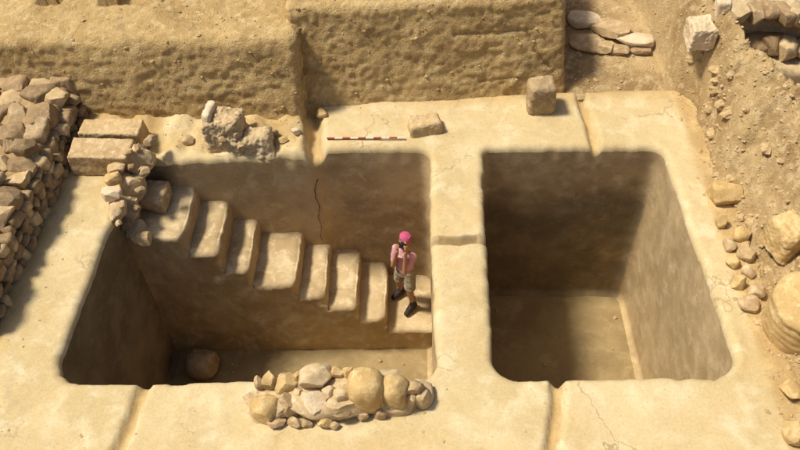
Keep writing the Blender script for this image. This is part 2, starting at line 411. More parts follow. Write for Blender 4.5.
# steps: (left x, right x, tread z)
XS = [-3.95, -3.05, -2.66, -2.33, -1.76, -1.39, -.98, -.59, .12]
ZS = [-.49, -.80, -1.18, -1.49, -1.78, -2.02, -2.31, -2.61, FLOOR]
YF, YB = 6.45, 7.60
def step(i):
    xl, xr, zt, zn = XS[i], XS[i+1], ZS[i], ZS[i+1]; r = .095; last = (i == 7)
    def rnd(p):
        p = p.copy(); q = p.copy()
        above = sstep(p[:, 2], zn, zn+.06)
        q[:, 1] = np.maximum(p[:, 1], YF+r); q[:, 2] = np.minimum(p[:, 2], zt-r)
        if not last: q[:, 0] = np.where(above > 0, np.minimum(p[:, 0], xr-r*above), p[:, 0])
        d = p-q; L = np.linalg.norm(d, axis=1); mx = np.maximum(np.abs(d).max(1), 1e-9)
        sel = L > 1e-6; rr = np.minimum(r, mx)
        p[sel] = q[sel]+d[sel]/L[sel][:, None]*rr[sel][:, None]
        n = np.stack([.026*fbm(p, 2.6, 101, 4), .026*fbm(p, 2.2, 103, 4), .014*fbm(p, 4, 107, 4)], 1)+.012*np.stack([fbm(p, 8, 111, 3), fbm(p, 8, 113, 3), .5*fbm(p, 8, 117, 3)], 1)
        wear = .03*np.exp(-((p[:, 1]-6.9)/.25)**2)*(p[:, 2] > zt-.02)
        p = p+n; p[:, 2] -= wear
        return p
    g = .022
    def ax(a, b): return np.linspace(a, b, max(3, int(abs(b-a)/g)))
    x = ax(xl, xr); y = ax(YF, YB); V = []; F = []; s = 0
    def add(A, B, fn, flip):
        nonlocal s
        a, b = np.meshgrid(A, B, indexing='ij'); p = fn(a.ravel(), b.ravel()); f = grid_faces(len(A), len(B))
        if flip: f = f[:, ::-1]
        V.append(rnd(p)); F.append(f+s); s += len(p)
    add(x, y, lambda a, b: np.column_stack([a, b, np.full(len(a), zt)]), False)
    zf = np.concatenate([np.linspace(FLOOR-.02, zt-.12, max(3, int((zt-.12-FLOOR)/.05))), np.linspace(zt-.1, zt, 8)])
    add(x, zf, lambda a, b: np.column_stack([a, np.full(len(a), YF), b]), False)
    if not last:
        zr = ax(zn-.03, zt)
        add(y, zr, lambda a, b: np.column_stack([np.full(len(a), xr), a, b]), False)
    o = mesh('step', np.concatenate(V), np.concatenate(F), M_step, poolL); o.data.materials.append(M_pool)
    bm = bmesh.new(); bm.from_mesh(o.data); bmesh.ops.remove_doubles(bm, verts=bm.verts, dist=.002)
    bmesh.ops.recalc_face_normals(bm, faces=bm.faces)
    up = sum((f.normal.z for f in bm.faces if f.calc_center_median().z > zt-.03), 0)
    if up < 0: bmesh.ops.reverse_faces(bm, faces=bm.faces)
    for f in bm.faces:
        if f.normal.z < .15: f.material_index = 1
    bm.to_mesh(o.data); bm.free()
for i in range(8): step(i)

# crack in the back wall of the stepped pool
def crack():
    px = [(318, 178), (315, 186), (316, 195), (320, 205), (319, 214), (322, 224), (321, 233), (323, 241)]
    pts = []
    for a, b in zip(px[:-1], px[1:]):
        for t in np.linspace(0, 1, 6)[:-1]:
            pts.append(PY(a[0]+(b[0]-a[0])*t+rng.uniform(-.4, .4), a[1]+(b[1]-a[1])*t, 7.43))
    pts = np.array(pts); pts[:, 1] = 7.432
    n = len(pts); w = np.linspace(.007, .002, n)*rng.uniform(.35, 1.4, n)
    # lay it on the lining
    def back_y(o): k_ = o[o[:, 1] > 7.2]; k_ = k_[np.argsort(k_[:, 0])]; return np.interp(pts[:, 0], k_[:, 0], k_[:, 1])
    fb = sstep(-pts[:, 2]-FIL, 0, .30); yy = back_y(OL)*(1-fb)+back_y(OL0)*fb
    q = np.column_stack([pts[:, 0], yy, pts[:, 2]])
    d = .016*fbm(q, 1.3, 71, 3)+.007*fbm(q, 6, 75, 3)
    y = yy-d-.008
    v = np.concatenate([np.column_stack([pts[:, 0]-w, y, pts[:, 2]]), np.column_stack([pts[:, 0]+w, y, pts[:, 2]]), np.column_stack([pts[:, 0], y+.05, pts[:, 2]])])
    f = [[i, i+n, i+n+1, i+1] for i in range(n-1)]
    mesh('crack', v[:2*n], f, M_crack, poolL, False)
crack()

# ------------------------------------------------------------------ rounded, noisy boxes (mud-brick walls, piers)
def wall_box(name, corners, g, r, amp, mt, seed, parent=None, post=None, freq=4):
    """corners: 8 points, order (x0y0z0, x1y0z0, x0y1z0, x1y1z0, then z1)"""
    c = np.array(corners, float).reshape(2, 2, 2, 3)      # z,y,x
    L = [np.linalg.norm(c[0, 0, 1]-c[0, 0, 0]), np.linalg.norm(c[0, 1, 0]-c[0, 0, 0]), np.linalg.norm(c[1, 0, 0]-c[0, 0, 0])]
    N = [max(3, int(l/g)) for l in L]
    V = []; F = []; s = 0
    for ax in range(3):
        for side in (0, 1):
            if ax == 2 and side == 0: continue
            o1, o2 = [k for k in range(3) if k != ax]
            a, b = np.meshgrid(np.linspace(0, L[o1], N[o1]), np.linspace(0, L[o2], N[o2]), indexing='ij')
            p = np.zeros((a.size, 3)); p[:, o1] = a.ravel(); p[:, o2] = b.ravel(); p[:, ax] = side*L[ax]
            V.append(p); F.append(grid_faces(N[o1], N[o2])+s); s += len(p)
    p = np.concatenate(V); f = np.concatenate(F)
    q = p.copy()
    for k in range(3): q[:, k] = np.clip(p[:, k], r if k < 2 else -9, L[k]-r)
    d = p-q; l = np.linalg.norm(d, axis=1); sel = l > 1e-6
    nrm = np.zeros_like(p); nrm[sel] = d[sel]/l[sel][:, None]
    for k in range(3):
        lo = (p[:, k] < 1e-6) & ~sel; hi = (p[:, k] > L[k]-1e-6) & ~sel
        nrm[lo, k] -= 1; nrm[hi, k] += 1
    p[sel] = q[sel]+nrm[sel]*np.minimum(r, np.abs(d).max(1))[sel][:, None]
    t = p/np.array(L); tx, ty, tz = t[:, 0:1], t[:, 1:2], t[:, 2:3]
    w = 0
    for k in (0, 1):
        for j in (0, 1):
            for i in (0, 1):
                w = w + (tx if i else 1-tx)*(ty if j else 1-ty)*(tz if k else 1-tz)*c[k, j, i]
    lay = 0 if freq > 4.5 else .22*amp*vn(w*np.array([.35, .35, 1.0]), 9, seed+23)+.2*amp*vn(w*np.array([.5, .5, 1.0]), 19, seed+29)
    w = w + nrm*np.asarray(lay).reshape(-1, 1) + nrm*(amp*.9*fbm(w, freq*.3, seed, 3)+amp*.28*fbm(w, freq, seed+5, 4, .6)+amp*.40*fbm(w, freq*4.2, seed+11, 2))[:, None]
    if post: w = post(w)
    o = mesh(name, w, f, mt, parent)
    bm = bmesh.new(); bm.from_mesh(o.data); bmesh.ops.remove_doubles(bm, verts=bm.verts, dist=g*.12)
    bmesh.ops.recalc_face_normals(bm, faces=bm.faces); bm.to_mesh(o.data); bm.free()
    return o

def ico(sub):
    bm = bmesh.new(); bmesh.ops.create_icosphere(bm, subdivisions=sub, radius=1)
    v = np.array([tuple(a.co) for a in bm.verts]); f = np.array([[a.index for a in p.verts] for p in bm.faces]); bm.free(); return v, f
ICO = {k: ico(k) for k in (1, 2, 3, 4, 5)}
def stone_v(dims, seed, e=3.0, sub=3, cuts=16, rough=.05, lo=.62, hi=.92):
    r_ = np.random.default_rng(seed); v, f = ICO[sub]; v = v.copy()
    rad = (np.abs(v)**e).sum(1)**(-1/e); v = v*rad[:, None]
    for k in range(cuts):
        n = r_.normal(size=3); n /= np.linalg.norm(n); ext = (v@n).max(); d = ext*r_.uniform(lo, hi)
        t = v@n; v = v-np.maximum(0, t-d)[:, None]*n*.985
    off = r_.uniform(0, 50, 3)
    v = v*(1+rough*fbm(v+off, 1.3, seed % 89, 3)[:, None]+rough*.55*fbm(v+off, 5, seed % 83, 4, .6)[:, None])
    v = v-(v.max(0)+v.min(0))/2; v = v/(v.max(0)-v.min(0))
    return v*np.asarray(dims), f
def rotm(rz=0, rx=0, ry=0):
    return np.array((Matrix.Rotation(rz, 3, 'Z') @ Matrix.Rotation(ry, 3, 'Y') @ Matrix.Rotation(rx, 3, 'X')))
def crisp(o, a=26): o.data.set_sharp_from_angle(angle=R(a)); return o
def stone(name, centre, dims, mt, seed, parent=None, rz=0, rx=0, ry=0, **kw):
    v, f = stone_v(dims, seed, **kw); v = v@rotm(rz, rx, ry).T
    if parent is None:
        o = mesh(name, v, f, mt); o.location = [float(c) for c in centre]; return crisp(o)
    o = mesh(name, v, f, mt, parent); o.location = Vector([float(c) for c in centre])-parent.location; return crisp(o)
def gravel(name, pts, sizes, mt, parent=None, sub=1):
    v0, f0 = ICO[sub]; V = []; F = []; n = len(v0)
    for i, (p, s) in enumerate(zip(pts, sizes)):
        a = v0*rng.uniform(.65, 1.15, (n, 1))*np.array([s*rng.uniform(.8, 1.4), s, s*rng.uniform(.5, .9)])
        V.append(a@rotm(rng.uniform(0, 6.3), rng.uniform(-.4, .4)).T+p); F.append(f0+i*n)
    o = mesh(name, np.concatenate(V), np.concatenate(F), mt, parent, smooth=False); tag(o, kind='stuff'); return o

# ------------------------------------------------------------------ mud-brick walls at the back
def notch_px(w, boxes, depth):
    for (x0, y0, x1, y1) in boxes:
        m_ = (w[:, 0] > x0) & (w[:, 0] < x1) & (w[:, 1] > y0) & (w[:, 1] < y1) & (w[:, 2] > .5)
        w[m_, 2] -= depth
    return w
wl_root = empty('mudbrick_wall', (-3.5, 8.4, 0)); tag(wl_root, 'broad low mudbrick wall with sunlit top, running behind the stepped pool', 'wall')
def post_left(w):
    a = P(40, 9, 1.1); b = P(66, 0, 1.1); c = P(100, 8, 1.1); d = P(150, 0, 1.1)
    for (p0, p1, dep) in ((a, b, .35), (c, d, .4)):
        m_ = (w[:, 0] > p0[0]+.05*fbm(w, 3, 5, 2)) & (w[:, 0] < p1[0]+.05*fbm(w, 3, 6, 2)) & (w[:, 1] > p0[1]+.06*fbm(w, 3, 7, 2)) & (w[:, 1] < p0[1]+1.2) & (w[:, 2] > .5)
        w[m_, 2] -= dep
    return w
c8 = [(-7.2, 8.10, -.3), (-1.62, 7.90, -.3), (-7.2, 10.6, -.3), (-1.45, 10.6, -.3), (-7.2, 8.46, 1.12), (-1.60, 8.26, 1.12), (-7.2, 10.6, 1.22), (-1.45, 10.6, 1.25)]
o = wall_box('wall_body', c8, .028, .11, .042, M_mud, 201, None, post_left); abs_parent(o, wl_root)
wr_root = empty('mudbrick_wall', (0, 9, 0)); tag(wr_root, 'tall mudbrick wall with cracked squared end behind the dividing rim', 'wall')
def post_right(w):
    # eroded bed joints and one upright crack near the squared end
    f = (w[:, 1] < 8.75) & (w[:, 2] < 1.3)
    for px, w_, dp in (([(455, 40), (500, 40), (535, 37), (570, 36)], .030, .06), ([(480, 81), (505, 78), (535, 79)], .025, .05), ([(527, 36), (535, 55), (549, 70)], .025, .06)):
        pts = np.array([PY(a, b, 8.55) for a, b in px])
        dmin = np.full(len(w), 9.0); q = w[:, [0, 2]]
        for a, b in zip(pts[:-1], pts[1:]): dmin = np.minimum(dmin, seg_d(q, a[[0, 2]], b[[0, 2]]))
        w[f, 1] += (.6*dp*(.6+.5*vn(w, 5, 3))*sstep(1-dmin/w_, 0, .8))[f]
    return w
c8 = [(-1.75, 8.22, -.3), (1.92, 8.48, -.3), (-1.75, 10.4, -.3), (2.0, 10.4, -.3), (-1.75, 8.62, 1.33), (1.78, 8.84, 1.27), (-1.75, 10.4, 1.42), (1.95, 10.4, 1.34)]
o = wall_box('wall_body', c8, .026, .08, .038, M_mud, 233, None, post_right); abs_parent(o, wr_root)
def face_grit(root, x0, x1, yf, z0, z1, n, seed):
    r_ = np.random.default_rng(seed); body = root.children[0]
    dg = bpy.context.evaluated_depsgraph_get()
    pts = []; sz = []
    for _ in range(n):
        x = r_.uniform(x0, x1); z = r_.uniform(z0, z1)
        hit, loc, nor, _i = body.ray_cast(Vector((x, 6, z)), Vector((0, 1, 0)))
        if hit and _ % 2: pts.append(np.array(loc)-np.array(nor)*.004); sz.append(.005+.030*r_.random()**5)
    for _ in range(n//2):
        x = r_.uniform(x0, x1); y = r_.uniform(yf, yf+1.4)
        hit, loc, nor, _i = body.ray_cast(Vector((x, y, 4)), Vector((0, 0, -1)))
        if hit: pts.append(np.array(loc)); sz.append(.005+.03*r_.random()**4)
    g_ = gravel('grit', pts, sz, M_mud); abs_parent(g_, root)
bpy.context.view_layer.update()
face_grit(wl_root, -5.8, -1.6, 8.1, .05, 1.05, 420, 1)
face_grit(wr_root, -1.6, 1.85, 8.5, .05, 1.4, 420, 2)

# ------------------------------------------------------------------ loose stones, placed where they are seen
SEED = [1000]
def put(name, px, py, w, d, h, mt, label, cat='stone', rz=0, sink=.12, group=None, base=None, **kw):
    """centre of the stone seen at (px,py); w,d,h in metres"""
    SEED[0] += 1
    g = on(px, py) if base is None else None
    z0 = base if base is not None else g[2]
    for _ in range(12):
        c = P(px, py, z0+h*(.5-sink))
        if base is None: z0 = .5*z0+.5*float(S(c[:2])[0])
    o = stone(name, c, (w, d, h), mt, SEED[0], rz=rz, **kw)
    return tag(o, label, cat, group)
def block(name, c, w, d, h, mt, seed, rz=0, tilt=0, amp=.012, r=.02, jit=.012, parent=None, g=.016, rx=0):
    r2 = np.random.default_rng(seed)
    k = [(sx*w/2, sy*d/2, sz*h/2) for sz in (-1, 1) for sy in (-1, 1) for sx in (-1, 1)]
    k = [np.array(p)*(1-.06*(p[2] > 0)*r2.random())+r2.normal(size=3)*jit for p in k]
    k = [rotm(rz, rx, tilt)@p for p in k]
    o = wall_box(name, k, g, r, amp, mt, seed % 97, freq=9); o.location = Vector([float(a) for a in c])
    if parent: o.parent = parent; o.location = o.location-parent.location
    return o
def ashlar(px, py, w, d, h, mt, label, rz=0, base=None, amp=.012, r=.02, tilt=0, name='stone_block'):
    SEED[0] += 1
    z0 = base if base is not None else float(on(px, py)[2])-.03
    c = P(px, py, z0+h/2)
    if base is None:
        for _ in range(10): z0 = .5*z0+.5*(float(S(c[:2])[0])-.03); c = P(px, py, z0+h/2)
    o = block(name, c, w, d, h, mt, SEED[0], rz, tilt, amp, r)
    return tag(o, label, 'stone')
BL = dict(e=7, cuts=5, lo=.86, hi=.98, rough=.03, sub=4)
RD = dict(e=3, cuts=13, sub=4)
ashlar(425, 125, .44, .27, .20, M_stp, 'squared stone lying beside the end of the striped pole', rz=.2, r=.045, amp=.03)
ashlar(541, 96, .31, .30, .46, M_st, 'upright squared stone at the foot of the wall end, left of the groove', rz=.12, r=.05, amp=.03)
ashlar(104, 156, .80, .36, .32, M_st, 'large squared block on the left rim corner by the rubble wall', rz=-.06, base=.0, amp=.02)
ashlar(113, 133, .84, .30, .26, M_stp, 'long flat slab lying behind the large squared block', rz=-.03, base=.06, amp=.022, name='stone_slab')
put('cobble', 116, 168, .24, .16, .12, M_stp, 'small flat pinkish cobble wedged under the large block', base=.16, **RD)
put('cobble', 113, 179, .20, .18, .16, M_sty, 'small rounded tan cobble between the large block and a white cobble', base=.10, **RD)
put('cobble', 112, 193, .25, .18, .14, M_stw, 'white cobble at the broken corner of the stepped pool', base=.06, **RD)
ashlar(155, 196, .34, .36, .24, M_st, 'squared block resting on the topmost step', rz=-.15, base=-.5, amp=.018)
# broken core of rubble at the corner
pier = empty('rubble_core', P(132, 200, -.2)); tag(pier, 'crumbling rubble core spilling into the back left pool corner', 'rubble')
for (x, y, z, w, d, h) in [(137, 158, .12, .46, .40, .40), (130, 186, -.10, .40, .42, .46), (128, 210, -.30, .34, .34, .50), (136, 232, -.50, .30, .28, .34), (116, 212, -.06, .22, .40, .22)]:
    SEED[0] += 1; stone('mortar_lump', P(x, y, z), (w, d, h), M_mort, SEED[0], pier, e=2.6, sub=4, rough=.16)
for (x, y, z, s) in [(150, 140, .28, .17), (139, 148, .3, .14), (128, 152, .33, .12), (144, 172, .14, .16), (131, 167, .25, .10), (122, 204, .04, .11), (140, 190, .0, .13), (127, 226, -.28, .14), (143, 238, -.42, .20), (118, 223, -.05, .10), (136, 208, -.12, .12)]:
    SEED[0] += 1; stone('stone', P(x, y, z), (s, s*.9, s*.75), [M_st, M_std, M_stp][SEED[0] % 3], SEED[0], pier, e=2.5, sub=3)
# eroded pier behind the stairs
ep = empty('eroded_pier', on(223, 152)); tag(ep, 'eroded stump of masonry with a pale left edge before the mudbrick wall', 'masonry')
z0 = float(ep.location.z)
block('mortar_core', P(228, 130, z0+.22), .44, .36, .50, M_mort, 811, rz=-.1, amp=.07, r=.06, jit=.05, parent=ep)
block('plaster_edge', P(209, 124, z0+.25), .10, .34, .54, M_stw, 812, rz=-.15, tilt=.12, amp=.03, r=.03, jit=.02, parent=ep)
block('rubble_foot', P(256, 140, z0+.10), .42, .30, .24, M_mort, 813, rz=.1, amp=.07, r=.06, jit=.04, parent=ep)
for (x, y, z, s) in [(222, 140, z0+.25, .1), (236, 135, z0+.3, .09), (230, 122, z0+.42, .11), (218, 128, z0+.35, .07), (241, 146, z0+.15, .1)]:
    SEED[0] += 1; stone('stone', P(x, y, z), (s, s*.9, s*.8), M_st, SEED[0], ep, sub=3)
for (x, y, s, mt, lb) in [(259, 137, .20, M_st, 'small tan cobble right beside the eroded masonry stump'), (273, 133, .15, M_std, 'small brown cobble between two tan ones on the back rim'),
                          (296, 131, .14, M_stw, 'pale pebble at the right end of the broad wall foot'), (283, 140, .12, M_sty, 'small yellowish pebble left of the rim gap'),
                          (188, 140, .16, M_st, 'small tan cobble left of the eroded masonry stump')]:
    put('cobble', x, y, s, s*.8, s*.7, mt, lb, 'stone', sub=3)
put('stone', 322, 113, .16, .14, .12, M_sty, 'small round yellowish stone at the wall corner by the rim gap', sub=3)
put('stone', 580, 97, .20, .12, .08, M_stp, 'flat little stone capping the upper end of the back rim groove', sub=3)

# flat stones top right
for (x, y, w, d, h, mt, lb) in [(581, 21, .42, .30, .16, M_stw, 'pale flat stone nearest the wall end in the upper row'),
        (605, 30, .55, .30, .15, M_st, 'long tan flat stone in the middle of the upper row'),
        (632, 41, .48, .26, .16, M_stw, 'pale flat stone at the right end of the upper row'),
        (585, 43, .46, .28, .14, M_st, 'broad tan flat stone nearest the wall end in the lower row'),
        (601, 47, .22, .20, .12, M_stp, 'small pinkish flat stone in the middle of the lower row'),
        (616, 51, .26, .16, .10, M_st, 'small narrow flat stone in the lower row'),
        (638, 52, .26, .14, .09, M_std, 'thin brown flat stone ending the lower row')]:
    put('flat_stone', x+3, y-1, w*1.12, d*1.15, h*1.15, mt, lb, 'stone', rz=-.35, group='flat stones behind the plain pool', e=3.6, cuts=14, sub=4)
ashlar(700, 32, .32, .36, .28, M_stw, 'pale squared block jutting out of the earth bank', rz=.10, base=.80, amp=.05, r=.03)
put('boulder', 725, 193, .36, .34, .32, M_sty, 'tan boulder at the foot of the bank above the row of cobbles', sink=.25, **RD)
ashlar(789, 236, .36, .40, .40, M_sty, 'pale squared block on the bank at the right edge', rz=.35, amp=.04, r=.06)
for i, (x, y, w, h, mt, lb) in enumerate([(741, 235, .22, .2, M_sty, 'topmost rounded cobble of the row along the bank foot'), (730, 245, .17, .14, M_st, 'small cobble left of the topmost one in the bank row'),
        (746, 254, .20, .18, M_stp, 'pinkish cobble second from the top of the bank row'), (733, 262, .16, .15, M_sty, 'small yellow cobble on the left of the bank row'),
        (749, 272, .15, .14, M_st, 'tan cobble right of the long cobble in the bank row'), (739, 283, .16, .2, M_sty, 'upright yellow cobble low in the bank row'),
        (757, 291, .2, .16, M_st, 'squat cobble beside the big banded boulder'), (748, 303, .24, .15, M_st, 'lowest flat cobble of the bank row'), (721, 222, .14, .22, M_sty, 'narrow upright cobble just under the tan boulder')]):
    put('cobble', x, y, w, w*.9, h, mt, lb, 'stone', group='cobbles along the bank foot', sink=.2, rz=i*1.3, e=2.6, cuts=14, sub=3)
ashlar(719, 6, .2, .5, .4, M_stw, 'pale narrow block on the crest of the bank at the top edge', rz=-.1, base=.88, amp=.02)
# weathered column drum cut by the right edge
def drum():
    c = P(806, 318, .22); nr, nh = 72, 44; v = []
    for j in range(nh+1):
        t = j/nh; z = -.45+.9*t
        rr = .40*(1-.10*t)*(1-.5*max(0, (t-.9)/.1)**2)
        for k in range(nr):
            a = 2*math.pi*k/nr; v.append((rr*math.cos(a), rr*math.sin(a), z))
    v = np.array(v); rad = np.linalg.norm(v[:, :2], axis=1)
    d = 1+.05*fbm(v, 2.2, 5, 4)+.009*np.sin(v[:, 2]*62+3*fbm(v, 3, 9, 3))*sstep(fbm(v, 3, 4, 2), -.4, .2)+.04*fbm(v, 7, 15, 4, .6)-.06*sstep(fbm(v, 3, 18, 4), .2, .5)
    v[:, :2] *= d[:, None]
    f = [[j*nr+k, j*nr+(k+1) % nr, (j+1)*nr+(k+1) % nr, (j+1)*nr+k] for j in range(nh) for k in range(nr)]
    f.append([nh*nr+k for k in range(nr)])
    v = v@rotm(.3, .10, -.22).T
    o = mesh('column_drum', v, f, M_sty); o.location = [float(a) for a in c]
    tag(o, 'weathered ringed column drum standing at the right edge', 'column')
drum()
for (x, y, s, lb) in [(792, 392, .20, 'small tan stone at the right edge of the front rim'), (797, 432, .26, 'tan stone in the bottom right corner')]:
    put('stone', x, y, s, s, s*.7, M_sty, lb, sub=3)

# ------------------------------------------------------------------ rubble row on the front rim
row = empty('rubble_row', on(340, 408)); tag(row, 'low mortared row of rubble stones on the front rim of the stepped pool', 'wall')
zr = float(S(row.location[:2])[0])
def zx(a, b): return 230+a/3.636, 350+b/3.636
for i, (a, b, w, h, z, mt) in enumerate([
    (107, 122, 34, 56, .26, M_st), (146, 114, 54, 76, .26, M_sty), (205, 118, 92, 80, .25, M_sty), (245, 100, 34, 52, .30, M_sty), (312, 100, 118, 84, .30, M_mort), (392, 80, 44, 46, .34, M_sty), (424, 90, 42, 60, .30, M_sty),
    (496, 146, 124, 168, .22, M_sty), (598, 152, 94, 128, .20, M_sty), (672, 138, 62, 62, .22, M_st), (700, 172, 50, 56, .14, M_mort), (655, 178, 46, 52, .14, M_st),
    (128, 206, 116, 98, .12, M_sty), (216, 196, 66, 92, .14, M_st), (296, 198, 106, 96, .16, M_stw), (412, 165, 64, 70, .24, M_mort), (404, 222, 78, 60, .12, M_st), (342, 258, 58, 44, .06, M_sty),
    (236, 262, 48, 30, .05, M_st), (165, 262, 70, 34, .04, M_st), (545, 226, 46, 44, .06, M_st), (480, 236, 44, 36, .05, M_st), (592, 206, 50, 40, .07, M_st), (280, 268, 40, 26, .04, M_st), (380, 275, 36, 22, .04, M_st), (360, 160, 50, 60, .22, M_mort), (250, 160, 40, 50, .2, M_mort)]):
    px, py = zx(a, b); c = P(px, py, zr+z); s = 1/ppm(c)/3.636
    W = w*s; Hh = h*s; d = (W+Hh)*.5; hh = min(Hh*.8/.75, z*2+.10)
    SEED[0] += 1
    stone('stone', c, (W*1.12, d*.95, hh*1.08), mt, 4000+i, row, rz=rng.uniform(-.3, .3), e=2.7, cuts=5 if i in (7, 8) else 18, sub=4, rough=.05, lo=.82 if i in (7, 8) else .64)
for (px, py, z, w, d, h) in [(272, 402, .08, .50, .34, .26), (315, 402, .09, .55, .36, .30), (355, 400, .10, .55, .34, .32), (395, 397, .08, .46, .30, .24), (418, 394, .06, .28, .26, .18), (300, 384, .16, .40, .26, .24), (345, 384, .17, .46, .26, .26), (382, 384, .17, .40, .26, .24)]:
    SEED[0] += 1; stone('mortar', P(px, py, zr+z), (w*1.12, d*1.15, h*1.12), M_mort, SEED[0], row, e=2.4, sub=4, rough=.14)

# ------------------------------------------------------------------ rubble wall along the left edge
lw = empty('rubble_wall', (-4.9, 6.8, 0)); tag(lw, 'rubble stone wall with big squared stones on top along the left edge', 'wall')
o = wall_box('core', [(-6.3, 4.6, -.25), (-4.74, 4.6, -.25), (-6.3, 8.25, -.25), (-4.60, 8.2, -.25), (-6.3, 4.6, .50), (-4.79, 4.6, .47), (-6.3, 8.2, .55), (-4.65, 8.2, .53)], .05, .06, .05, M_std_earth, 301, None, freq=5)
abs_parent(o, lw)
r_ = np.random.default_rng(9)
k = 0
y = 4.72
while y < 8.2:                                   # flat stones along the top, two deep
    L = r_.uniform(.20, .38)
    fx = -4.74+.14*(y-4.6)/3.6
    for dx, ww in ((.14, r_.uniform(.24, .32)), (.43, r_.uniform(.26, .36)), (.76, r_.uniform(.3, .4)), (1.15, .42)):
        k += 1; h = r_.uniform(.14, .24)
        mt = [M_std, M_stp, M_std, M_st, M_std][k % 5]; cc = (fx-dx+.02+r_.uniform(-.05, .03), y+L/2+r_.uniform(-.07, .07), .46+h*.30)
        if k % 3: stone('stone', cc, (ww*1.1, L*1.12, h*1.25), mt, 5000+k, lw, rz=r_.uniform(-.4, .4), rx=r_.uniform(-.12, .12), ry=r_.uniform(-.12, .12), e=6, cuts=14, lo=.66, hi=.94, sub=4, rough=.05)
        else: block('stone', cc, ww, L*.97, h, mt, 5000+k, rz=r_.uniform(-.3, .3), tilt=r_.uniform(-.1, .1), rx=r_.uniform(-.1, .1), amp=.045, r=.04, jit=.05, parent=lw, g=.022)
    y += L
n = 0
for j, (z, hz) in enumerate([(.03, .15), (.16, .13), (.28, .12), (.39, .12)]):
    y = 4.66+r_.uniform(0, .1)
    while y < 8.1:
        L = r_.uniform(.10, .24); n += 1
        fx = -4.70+.14*(y-4.6)/3.6-.10*z
        block('stone', (fx+r_.uniform(-.02, .035), y+L/2, z+r_.uniform(-.015, .015)), r_.uniform(.14, .2), L*.9, hz*r_.uniform(.75, 1.0), [M_std, M_std, M_std, M_stp][n % 4], 5200+n, rz=r_.uniform(-.25, .25), rx=r_.uniform(-.25, .25), amp=.022, r=.02, jit=.016, parent=lw, g=.03)
        y += L
# ------------------------------------------------------------------ stone wall in the top right corner
rw = empty('stone_wall', (4.9, 9.4, -.6)); tag(rw, 'two courses of rough stones in the shaded cutting beyond the bank', 'wall')
for nm, ya, yb, zt_ in (('core', 9.95, 9.4, .18), ('ledge', 9.42, 8.9, -.30)):
    o = wall_box(nm, [(3.9, ya, -1.5), (7.5, yb, -1.5), (4.0, 11, -1.5), (7.6, 11, -1.5), (3.9, ya+.06, zt_), (7.5, yb+.06, zt_), (4.0, 11, zt_), (7.6, 11, zt_)], .07, .1, .06, M_mort, 411); abs_parent(o, rw)
k = 0
for (xs, y0, y1, z, h) in ((np.arange(738, 880, 15), 13, 20, .28, .30), (np.arange(756, 890, 15), 42, 50, -.18, .32)):
    for x in xs:
        k += 1; yy = y0+(x-740)*(.06)+r_.uniform(-4, 4)
        stone('stone', P(x, yy, z), (r_.uniform(.2, .42), r_.uniform(.3, .6), h*r_.uniform(.6, 1.15)), [M_std, M_mort, M_st, M_std][k % 4], 6000+k, rw, rz=-.25+r_.uniform(-.5, .5), rx=r_.uniform(-.2, .2), e=3.6, cuts=14, sub=4)

# ------------------------------------------------------------------ round boulder on the floor of the stepped pool
b = stone('boulder', P(202, 364, FLOOR+.20), (.46, .44, .42), M_st, 78, e=2.3, cuts=7, lo=.8, sub=4, rough=.05); tag(b, 'round boulder on the floor of the stepped pool', 'stone')

# ------------------------------------------------------------------ striped measuring pole
pa, pb = P(327, 138.5, .03), P(405, 138, .03)
for q in (pa, pb): q[2] = max(float(H(pa[:2])[0]), float(H(pb[:2])[0]))+.022
pole = empty('measuring_pole', (pa+pb)/2); tag(pole, 'red and white striped measuring pole lying on the back rim', 'pole')
def tube(name, a, b, r0, r1, mt, parent, n=12):
    a, b = np.asarray(a, float), np.asarray(b, float); d = (b-a)/np.linalg.norm(b-a)
    s = np.cross(d, [0, 0, 1]) if abs(d[2]) < .9 else np.cross(d, [1, 0, 0]); s /= np.linalg.norm(s); t = np.cross(s, d)
    A = np.linspace(0, 2*math.pi, n, endpoint=False); ring = np.cos(A)[:, None]*s+np.sin(A)[:, None]*t
    v = np.concatenate([a+ring*r0, b+ring*r1]); f = [[i, (i+1) % n, n+(i+1) % n, n+i] for i in range(n)]+[list(range(n))[::-1], list(range(n, 2*n))]
    o = mesh(name, v, f, mt, None, False); abs_parent(o, parent); return o
for k in range(10):
    a = pa+(pb-pa)*k/10; b_ = pa+(pb-pa)*(k+1)/10
    tube('band', a, b_, .013, .013, M_red if k % 2 == 0 else M_white, pole)

# ------------------------------------------------------------------ gravel on the bank, at wall feet and a little on the pavement
def scatter(fn, n, smin, smax, seed):
    r2 = np.random.default_rng(seed); q = np.array([fn(r2) for _ in range(n)]); z = S(q)
    s = smin+(smax-smin)*r2.random(n)**3
    return np.column_stack([q, z-s*.1]), s
def bankf(r2):
    y = r2.uniform(3.2, 11); return (3.3+1.7*r2.random()**.8+.15*math.sin(y*3)*math.sin(y*7.3), y)
p1, s1 = scatter(bankf, 6000, .006, .034, 1)
p2, s2 = scatter(lambda r2: (r2.uniform(1.9, 3.3), r2.uniform(8.6, 11)), 500, .006, .03, 2)
gravel('bank_gravel', np.concatenate([p1, p2]), np.concatenate([s1, s2]), M_peb)
def pf(r2):
    while True:
        c = r2.random()
        if c < .45: q = (r2.uniform(-3.6, -1.55), r2.uniform(7.5, 8.0))
        elif c < .6: q = (r2.uniform(-1.4, 1.9), r2.uniform(8.1, 8.5))
        elif c < .85: q = (r2.uniform(-4.6, -4.1), r2.uniform(3, 7.4))
        else: q = (r2.uniform(-4.5, 3.4), r2.uniform(3, 4.0))
        a = np.array([q])
        if not (inside(OL, a)[0] or inside(OR, a)[0] or min(dist_poly(OL, a)[0], dist_poly(OR, a)[0]) < .08): return q
p3, s3 = scatter(pf, 420, .004, .02, 3)
